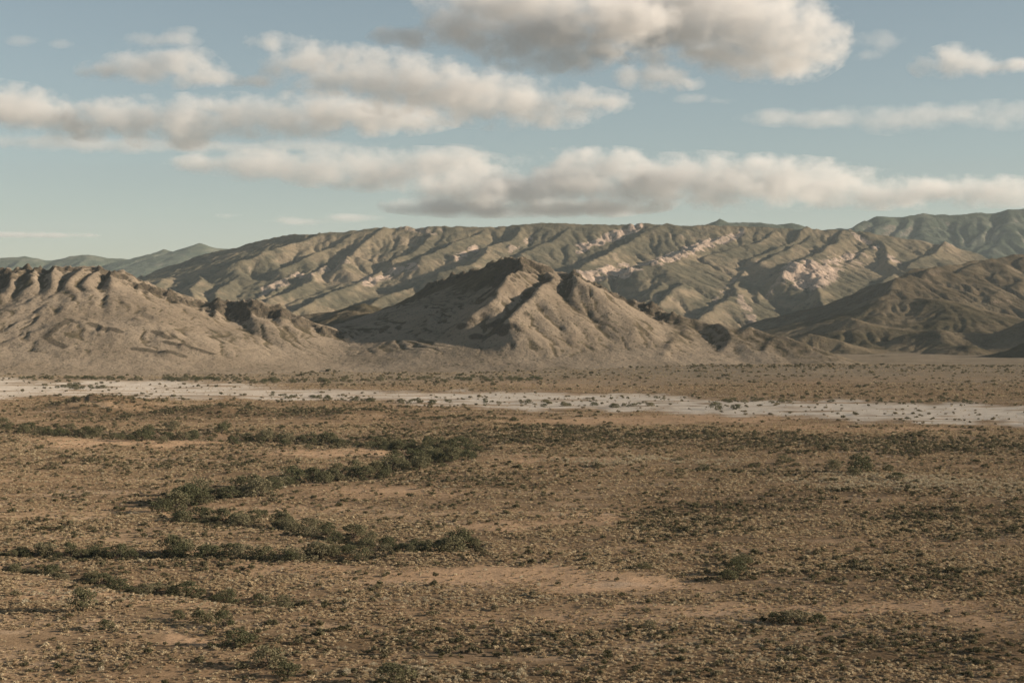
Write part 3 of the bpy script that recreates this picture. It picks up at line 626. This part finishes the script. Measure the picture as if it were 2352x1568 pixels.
TLAB = {'upper': ('dark green thorn tree in the long thicket below the dark mounds', 'thorn trees of the upper thicket'),
        'clump': ('thorn tree in the dense clump where the thicket turns back', 'thorn trees of the clump at the turn'),
        'bend_up': ('thorn tree in the thicket slanting down to the sharp bend', 'thorn trees above the bend'),
        'bend_low': ('low thorn tree in the thicket running right from the bend', 'thorn trees below the bend'),
        'left': ('thorn tree in the level thicket entering from the left edge', 'thorn trees of the left thicket'),
        'lower': ('small olive thorn tree in the broken lowest row at left', 'thorn trees of the lowest row')}
for key, (pts, n, (h0, h1), (jx, jy)) in THICK.items():
    seg = np.array(pts, float); L = np.concatenate([[0], np.cumsum(np.hypot(*np.diff(seg, axis=0).T))])
    for k in range(n):
        u = (k + random.uniform(0, 1)) / n * L[-1]
        bx = np.interp(u, L, seg[:, 0]) + random.gauss(0, jx); by = np.interp(u, L, seg[:, 1]) + random.gauss(0, jy)
        lab, grp = TLAB[key]; part = ('left end', 'left middle', 'right middle', 'right end')[int(np.clip((bx - seg[:, 0].min()) / (np.ptp(seg[:, 0]) + 1) * 4, 0, 3))]
        tree(bx, by, random.uniform(h0, h1) * random.choice((.7, 1.0, 1.2, 1.4)), f'{lab}, {part}', f'{grp}, {part}', w=random.uniform(.95, 1.45))
for px_, py_, h, w, lab in (
    (1975, 1084, 5.7, 1.1, 'large lone dark tree on the pale tufted ground at right'),
    (1915, 1076, 3.2, 1.3, 'small dark tree just left of the large lone tree'),
    (1962, 1092, 2.2, 1.6, 'low bush at the foot of the large lone tree'),
    (2056, 1104, 2.3, 1.7, 'low spreading dark bush right of the lone tree, nearer the camera'),
    (2040, 1081, 2.2, 1.3, 'small tree close behind the low spreading bush at right'),
    (1800, 1062, 2.8, 1.3, 'small dark tree left of the lone tree at the edge of the pale ground'),
    (1615, 1078, 2.0, 1.5, 'rounded olive bush alone on the pale strip right of centre'),
    (190, 1412, 4.0, .85, 'tall feathery olive tree standing alone at lower left with its shadow beside it'),
    (466, 1438, 2.3, 1.1, 'dark round tree above the pale bare patch at lower left'),
    (516, 1448, 2.5, .9, 'upright olive tree right of the dark round one at lower left'),
    (545, 1490, 2.3, 1.5, 'dark spreading bush right of the pale bare patch at lower left'),
    (410, 1430, 1.5, 1.0, 'thin dark bush left of the dark round tree at lower left'),
    (620, 1535, 3.0, 1.2, 'pale olive tree near the bottom edge left of centre'),
    (660, 1560, 2.2, 1.3, 'olive bush at the bottom edge beside the pale olive tree'),
    (905, 1578, 2.6, 1.6, 'dark brown green tree cut by the bottom edge at centre'),
    (242, 1452, 1.6, 1.2, 'small olive bush on the pale spot right of the tall feathery tree'),
    (1690, 1322, 3.0, 1.0, 'tall tree in the dark clump in the middle of the right plain'),
    (1672, 1336, 2.2, 1.3, 'dark tree at the left foot of the clump on the right plain'),
    (1705, 1300, 2.0, 1.5, 'rounded tree at the back of the clump on the right plain'),
    (1790, 1428, 1.8, 1.6, 'dark bush at the left end of the small group at lower right'),
    (1830, 1432, 2.2, 1.5, 'largest bush of the small group at lower right'),
    (1875, 1436, 1.8, 1.2, 'dark bush at the right end of the small group at lower right'),
    (1492, 1440, 1.1, 1.6, 'low bright green bush alone on red soil at lower right of centre'),
    (1480, 1308, 1.3, 1.6, 'round dark bush at the tip of the bare sand strip'),
    (1645, 941, 4.5, 1.2, 'round dark tree standing alone on the white riverbed right of centre'),
    (1690, 941, 3.0, 1.6, 'low dark tree on the white riverbed beside the round one')):
    tree(px_, py_, h * 1.3, lab, None, w, 5 if 'lone' in lab and 'large' in lab else None)

ORD = ('leftmost', 'second', 'third', 'fourth', 'fifth', 'sixth', 'seventh', 'eighth', 'ninth', 'rightmost')
def third(x, y):
    k = int(np.clip((x / y * F + CX) / 235.2, 0, 9)); return ORD[k] + (' tenth of the width' if k in (0, 9) else ' tenth from the left')
# riverside trees beyond the white bed, and dots of trees on the bed
def far_tree(px_, py_, h, label, group, w):
    x, y = at_ground(px_, py_); o = link('riverside_tree', TREES[random.randrange(6)][1], None, None, label=label, category='tree', group=group)
    o.location = (x, y, float(ground_z([x], [y])[0]) - .1 * h); o.rotation_euler = (0, 0, random.uniform(0, 6.28)); o.scale = (h * w, h * w, h)
def row(poly, n, h0, h1, jx, jy, label, group):
    seg = np.array(poly, float)
    for k in range(n):
        bx = random.uniform(seg[0, 0], seg[-1, 0]); by = np.interp(bx, seg[:, 0], seg[:, 1]) + random.gauss(0, jy)
        k2 = third((bx - CX) / F, 1.0)
        far_tree(bx + random.gauss(0, jx), by, random.uniform(h0, h1), label + ', ' + k2, group + ', ' + k2, random.uniform(1, 1.9))
row([(0, 868), (300, 872), (600, 876), (1000, 872), (1250, 872)], 150, 2.2, 4.4, 6, 2.5, 'tiny dark tree in the green line below the hills', 'trees along the foot of the hills')
row([(120, 886), (250, 892)], 26, 2, 3.6, 8, 2.5, 'tiny green tree in the patch on the far bank', 'trees on the far bank at left')
row([(620, 908), (800, 918), (1045, 924)], 40, 1.8, 3.6, 10, 3, 'tiny tree in the sparse row across the riverbed', 'trees across the white riverbed')
row([(1100, 925), (1500, 935)], 24, 1.8, 3.4, 10, 4, 'tiny tree dotted on the white riverbed', 'trees dotted on the riverbed')
row([(1500, 918), (2340, 925)], 34, 1.6, 3.2, 10, 3, 'tiny tree on the far edge of the riverbed', 'trees on the far edge of the riverbed')

# scrub: sampled over the plain, thinner on bare sand and the white bed
def sample(n, Da, Db, r):
    D = np.sqrt(r.uniform(Da * Da, Db * Db, n)); a = r.uniform(-.36, .36, n); return a * D, D
def masks_at(x, y):
    xp, yp = to_px(x, y)
    return blobs(xp, yp, BARE), blobs(xp, yp, DARK), blobs(xp, yp, WHITE, .8), blobs(xp, yp, TUFT), gully(x, y)
TUFT = [(2090, 1108, 330, 18, 1), (1480, 1060, 260, 9, .8), (2330, 1120, 160, 22, 1), (1000, 1555, 330, 25, .7), (150, 1375, 180, 22, .5), (1050, 1375, 330, 12, .4), (480, 1385, 200, 8, .5), (1700, 1500, 300, 30, .35)]
r = np.random.default_rng(21)
def scatter(parts, dens):
    xs, ys = [], []
    for Da, Db, per in parts:
        n = int(.72 * .5 * (Db * Db - Da * Da) * per); x, y = sample(n, Da, Db, r)
        k = r.uniform(0, 1, n) < dens(x, y); xs.append(x[k]); ys.append(y[k])
    x = np.concatenate(xs); y = np.concatenate(ys); o = np.argsort(y); return x[o], y[o]
def patchy(x, y, s=14, seed=61): return np.clip(.55 + .6 * fbm(x / s, y / s, 3, seed), 0, 1)
def dens_dry(x, y):
    b, d, w, tf, g = masks_at(x, y); return np.clip(patchy(x, y) * (.55 + .75 * sstep(-.45, .3, fbm(x / 150, y / 26, 3, 67))) * (1 - .88 * b) * (1 - .96 * np.clip(w * 1.6, 0, 1)) * (1 - .25 * g), 0, 1)
def streaky(x, y): return sstep(-.1, .5, fbm(x / 160, y / 35, 3, 66))
def dens_bush(x, y):
    b, d, w, tf, g = masks_at(x, y); return np.clip((.06 + .16 * sstep(.1, .5, fbm(x / 150, y / 26, 3, 68)) + .9 * d * patchy(x, y, 22, 62) + .4 * g + .3 * sstep(1100, 1350, y) * streaky(x, y)) * (1 - .9 * b) * (1 - .6 * np.clip(w * 1.6, 0, 1)), 0, 1)
def dens_tuft(x, y):
    b, d, w, tf, g = masks_at(x, y); return np.clip(tf * (.3 + patchy(x, y, 10, 63)) + .02, 0, 1) * (1 - .9 * np.clip(w * 1.6, 0, 1))

def plant_kind(thing_name, stuff_name, meshes, xy, size, label_of, cat, group_of, stuff_label, singles=300):
    x, y = xy; z = ground_z(x, y); n = len(x)
    sc = size(x, y) * r.lognormal(0, .28, n); rot = r.uniform(0, 6.28, n)
    protos = []
    infr = np.nonzero(np.abs(x / y) < .308)[0]; infr = infr[y[infr] > 232]
    one = infr[:singles] if singles else []
    for j, i in enumerate(one):
        o = link(thing_name, meshes[j % len(meshes)])
        o.location = (x[i], y[i], z[i]); o.rotation_euler = (0, 0, rot[i]); o.scale = (sc[i],) * 3
        o['label'] = label_of(x[i], y[i]); o['category'] = cat; o['group'] = group_of(x[i], y[i])
        if j < len(meshes): protos.append(o)
    rest = np.setdiff1d(np.arange(n), one)
    me = bpy.data.meshes.new(stuff_name); co = np.stack([x, y, z], 1)[rest]
    me.vertices.add(len(rest)); me.vertices.foreach_set('co', co.astype(np.float32).ravel())
    for nm, dat in (('size', sc), ('turn', rot)):
        a = me.attributes.new(nm, 'FLOAT', 'POINT'); a.data.foreach_set('value', dat[rest].astype(np.float32))
    a = me.attributes.new('form', 'INT', 'POINT'); a.data.foreach_set('value', r.integers(0, len(meshes), len(rest)).astype(np.int32))
    me.update(); me.materials.append(meshes[0].materials[0])
    so = link(stuff_name, me, kind='stuff', label=stuff_label)
    ng = bpy.data.node_groups.new(stuff_name, 'GeometryNodeTree')
    ng.interface.new_socket('Geometry', in_out='INPUT', socket_type='NodeSocketGeometry'); ng.interface.new_socket('Geometry', in_out='OUTPUT', socket_type='NodeSocketGeometry')
    N = ng.nodes.new; Lk = ng.links.new
    gi, go, ip, jn = N('NodeGroupInput'), N('NodeGroupOutput'), N('GeometryNodeInstanceOnPoints'), N('GeometryNodeJoinGeometry')
    mp = N('GeometryNodeMeshToPoints'); Lk(gi.outputs[0], mp.inputs[0]); Lk(mp.outputs[0], ip.inputs['Points'])
    if protos:
        for o in reversed(protos):
            oi = N('GeometryNodeObjectInfo'); oi.inputs['Object'].default_value = o; oi.inputs['As Instance'].default_value = True; Lk(oi.outputs['Geometry'], jn.inputs[0])
        Lk(jn.outputs[0], ip.inputs['Instance'])
    else:
        raise ValueError('needs a prototype')
    def attr(nm, ty):
        a = N('GeometryNodeInputNamedAttribute'); a.data_type = ty; a.inputs['Name'].default_value = nm; return [o for o in a.outputs if o.enabled][0]
    cx = N('ShaderNodeCombineXYZ'); Lk(attr('turn', 'FLOAT'), cx.inputs[2])
    ip.inputs['Pick Instance'].default_value = True; Lk(attr('form', 'INT'), ip.inputs['Instance Index'])
    Lk(cx.outputs[0], ip.inputs['Rotation']); Lk(attr('size', 'FLOAT'), ip.inputs['Scale'])
    Lk(ip.outputs[0], go.inputs[0])
    so.modifiers.new('plants', 'NODES').node_group = ng
    return len(rest)

DRY = [shrub_mesh('dry_shrub', i, 110, M_dry, .15, .6) for i in range(6)]
BUSH = [shrub_mesh('green_bush', 20 + i, 150, M_bush, .15, .75) for i in range(6)]
TUF = [shrub_mesh('straw_tuft', 40 + i, 70, M_straw, .26, .55, 3, .16, 1.6) for i in range(4)]
nd = plant_kind('dry_shrub', 'dry_scrub', DRY, scatter(((150, 430, 2.5), (430, 800, .95), (800, 1350, .2), (1350, 1800, .05)), dens_dry), lambda x, y: .28 + .00028 * y,
                lambda x, y: f'small dry brown shrub at the bottom edge, {third(x, y)}', 'shrub', lambda x, y: f'dry shrubs at the bottom edge, {third(x, y)}', 'low dry brown scrub spread over the plain')
nb = plant_kind('green_bush', 'green_scrub', BUSH, scatter(((150, 430, .27), (430, 800, .2), (800, 1150, .08), (1150, 1750, .02)), dens_bush), lambda x, y: .52 + .0007 * y,
                lambda x, y: f'rounded olive bush in the foreground scrub, {third(x, y)}', 'bush', lambda x, y: f'olive bushes in the foreground, {third(x, y)}', 'olive green bushes scattered over the plain')
nt = plant_kind('straw_tuft', 'straw_grass', TUF, scatter(((150, 430, .7), (430, 750, .6)), dens_tuft), lambda x, y: .35 + .0004 * y,
                lambda x, y: f'pale straw grass tuft near the bottom edge, {third(x, y)}', 'grass tuft', lambda x, y: f'straw tufts near the bottom edge, {third(x, y)}', 'pale straw tufts on the pale ground')
print('scrub', nd, nb, nt, 'trees', tree_count)
# ------------------------------------------------------------------ clouds: closed hulls filled with real, uneven vapour
import bmesh
def cloud(name_label, lobes, D, dens=.0068, ragged=1.5, grain=2.3, deep=2.2):
    ls = []
    for cx, cy, rx, ry in lobes:
        c = P((cx, cy), D + random.uniform(-1, 1) * rx / F * D * .5); ls.append((c, rx / F * D * 1.18, max(rx, ry * 1.6) / F * D * .8 * min(1, deep / 2.2), ry / F * D * 1.45))
    bm = bmesh.new()
    for c, a, b, h in ls:
        q = bmesh.ops.create_icosphere(bm, subdivisions=2, radius=1.0)
        for v in q['verts']: v.co = Vector((c[0] + v.co.x * a, c[1] + v.co.y * b, c[2] + v.co.z * h))
    g = bmesh.ops.convex_hull(bm, input=bm.verts[:])
    dead = {e for e in list(g['geom_interior']) + list(g['geom_unused']) if isinstance(e, bmesh.types.BMVert) and e.is_valid}
    bmesh.ops.delete(bm, geom=list(dead), context='VERTS')
    keep = set(f for f in g['geom'] if isinstance(f, bmesh.types.BMFace) and f.is_valid)
    bmesh.ops.delete(bm, geom=[f for f in bm.faces if f not in keep], context='FACES_ONLY')
    bmesh.ops.recalc_face_normals(bm, faces=bm.faces[:])
    cen = Vector((sum(l[0][0] for l in ls) / len(ls), D, min(l[0][2] for l in ls)))
    for v in bm.verts: v.co -= cen
    me = bpy.data.meshes.new('cloud'); bm.to_mesh(me); bm.free()
    t = NT('cloud_vapour')
    pos = t.n('ShaderNodeNewGeometry').outputs['Position']
    env = None
    for c, a, b, h in ls:
        s1 = t.n('ShaderNodeVectorMath', operation='SUBTRACT'); t.t.links.new(pos, s1.inputs[0]); s1.inputs[1].default_value = c
        s2 = t.n('ShaderNodeVectorMath', operation='MULTIPLY'); t.t.links.new(s1.outputs[0], s2.inputs[0]); s2.inputs[1].default_value = (1 / a, 1 / b, 1 / h)
        l = t.n('ShaderNodeVectorMath', operation='LENGTH'); t.t.links.new(s2.outputs[0], l.inputs[0])
        e = t.math('SUBTRACT', 1.0, l.outputs['Value'])
        if env is None: env = e
        else:
            sm = t.n('ShaderNodeMath', operation='SMOOTH_MAX'); t.t.links.new(env, sm.inputs[0]); t.t.links.new(e, sm.inputs[1]); sm.inputs[2].default_value = .25; env = sm.outputs[0]
    mp = t.n('ShaderNodeMapping'); mp.inputs['Scale'].default_value = (1, 1, 1.35); t.t.links.new(pos, mp.inputs['Vector'])
    nz = t.noise(mp.outputs[0], .0026 * grain * 9000 / D, 8, .66)
    d = t.math('ADD', env, t.math('MULTIPLY', t.math('SUBTRACT', nz, .52), ragged * 2.2))
    mr = t.n('ShaderNodeMapRange'); t.t.links.new(d, mr.inputs[0]); mr.inputs[1].default_value = .05; mr.inputs[2].default_value = .7; mr.inputs[4].default_value = dens * 9000 / D
    pv = t.n('ShaderNodeVolumePrincipled'); pv.inputs['Color'].default_value = (.915, .905, .895, 1); t.t.links.new(mr.outputs[0], pv.inputs['Density']); pv.inputs['Anisotropy'].default_value = .2
    t.t.links.new(pv.outputs[0], t.out.inputs['Volume'])
    diag = Vector((max(v.co.x for v in me.vertices) - min(v.co.x for v in me.vertices), max(v.co.y for v in me.vertices) - min(v.co.y for v in me.vertices), max(v.co.z for v in me.vertices) - min(v.co.z for v in me.vertices))).length
    t.m.cycles.volume_step_rate = CLOUD_STEP * (D / 9000) / (diag / 10)
    o = link('cloud', me, t.m, label=name_label, category='cloud', group='clouds over the mountains'); o.location = cen
    return o
CLOUD_STEP = 46.0
cloud('big grey cream cloud bank at the top of the sky, its left half', [(950, 88, 100, 20), (1080, 60, 120, 55), (1230, 75, 150, 72), (1310, 135, 90, 36), (1200, 15, 230, 35), (1400, 55, 150, 62)], 8500)
cloud('big bright cloud bank at the top of the sky, its right half', [(1440, 60, 130, 62), (1560, 65, 150, 72), (1700, 75, 160, 80), (1830, 85, 120, 78), (1780, 145, 120, 34), (1600, 5, 250, 38)], 8600)
cloud('small cloud hanging just under the big top bank', [(1450, 178, 45, 22), (1520, 178, 70, 28), (1590, 190, 35, 13)], 9000)
cloud('single small cloud near the right edge, high up', [(2130, 150, 45, 24), (2190, 140, 60, 32), (2260, 145, 60, 27), (2340, 147, 70, 12)], 9000)
cloud('single rounded cloud at upper left', [(240, 163, 70, 17), (330, 152, 90, 34), (420, 152, 85, 40), (475, 180, 70, 18)], 9000)
cloud('faint thin cloud above the rounded one at upper left', [(330, 92, 45, 16), (400, 92, 65, 16), (432, 75, 26, 12)], 9000, dens=.004)
cloud('long slanting cloud bank across the upper middle', [(620, 100, 60, 22), (700, 148, 100, 38), (800, 165, 120, 48), (930, 190, 150, 55), (1050, 215, 150, 55), (1170, 240, 130, 46), (1270, 258, 110, 30), (1370, 232, 90, 22), (580, 188, 70, 13)], 9500)
cloud('low grey cloud bank at the left edge', [(0, 240, 120, 42), (60, 255, 110, 42), (130, 275, 90, 36)], 11000)
cloud('wide flat grey cloud bank left of the middle', [(260, 275, 130, 42), (400, 285, 130, 46), (530, 270, 130, 42), (650, 272, 120, 36), (790, 265, 140, 42), (910, 268, 150, 32)], 11000)
cloud('thin flat grey cloud layer above the left end of the far range', [(480, 375, 110, 17), (620, 380, 150, 30), (760, 385, 150, 36), (900, 395, 140, 38), (1010, 375, 150, 28)], 13000, dens=.005)
cloud('brightest white cloud bank low over the middle of the far range', [(1060, 430, 120, 42), (1110, 412, 70, 40), (1210, 440, 150, 42), (1330, 408, 120, 52), (1410, 392, 110, 42), (1470, 430, 120, 42), (1080, 476, 200, 18), (1330, 478, 200, 16)], 15000, dens=.0085)
cloud('long low cloud bank over the right half of the far range', [(1550, 410, 130, 48), (1650, 420, 140, 48), (1780, 415, 150, 46), (1900, 430, 140, 38), (2030, 445, 140, 28), (2150, 440, 120, 22), (2300, 440, 120, 28)], 15000, dens=.0065)
cloud('thin pale cloud streak right of the middle sky', [(1790, 270, 100, 15), (1900, 275, 100, 15), (2050, 275, 100, 26), (2180, 265, 110, 22), (2310, 265, 100, 28)], 11000, dens=.0022, ragged=1.6)
cloud('faint wisp high at the left edge', [(60, 95, 50, 10), (130, 100, 40, 9)], 9000, dens=.002, ragged=1.6)
cloud('faint wisp under the right end of the long slanting bank', [(1590, 228, 50, 10), (1650, 232, 40, 7)], 10000, dens=.0025, ragged=1.5)
cloud('faint wisp right of the big top bank', [(2020, 95, 60, 20), (1990, 125, 50, 12)], 8800, dens=.002, ragged=1.6)
cloud('thin grey layer under the low bank at the left edge', [(90, 325, 130, 16), (260, 332, 140, 16), (420, 335, 110, 12)], 11500, dens=.003, ragged=1.5)
cloud('thin grey layer joining the flat banks left of the middle', [(560, 340, 150, 12), (740, 335, 120, 12), (1060, 345, 60, 10)], 12000, dens=.002, ragged=1.6)
cloud('tiny flat cloud streak low at the left edge', [(20, 538, 110, 6), (130, 540, 90, 5)], 20000, dens=.006)
cloud('tiny wisps low above the peak at left', [(520, 495, 36, 6), (690, 508, 90, 7), (800, 500, 80, 7)], 19000, dens=.004)
# ------------------------------------------------------------------ haze
def box_mesh(name, x0, x1, y0, y1, zz0, zz1):
    v = [(x, y, z) for z in (zz0, zz1) for y in (y0, y1) for x in (x0, x1)]
    f = [(0, 2, 3, 1), (4, 5, 7, 6), (0, 1, 5, 4), (2, 6, 7, 3), (0, 4, 6, 2), (1, 3, 7, 5)]
    me = bpy.data.meshes.new(name); me.from_pydata(v, [], f); me.update(); return me
t = NT('haze_air')
pv = t.n('ShaderNodeVolumePrincipled'); pv.inputs['Color'].default_value = (.74, .87, .93, 1); pv.inputs['Density'].default_value = HAZE
pv.inputs['Anisotropy'].default_value = 0.1
t.t.links.new(pv.outputs[0], t.out.inputs['Volume'])
hz = link('haze', box_mesh('haze', -15000, 15000, -2500, 14000, -9.0, 900), t.m, kind='stuff')
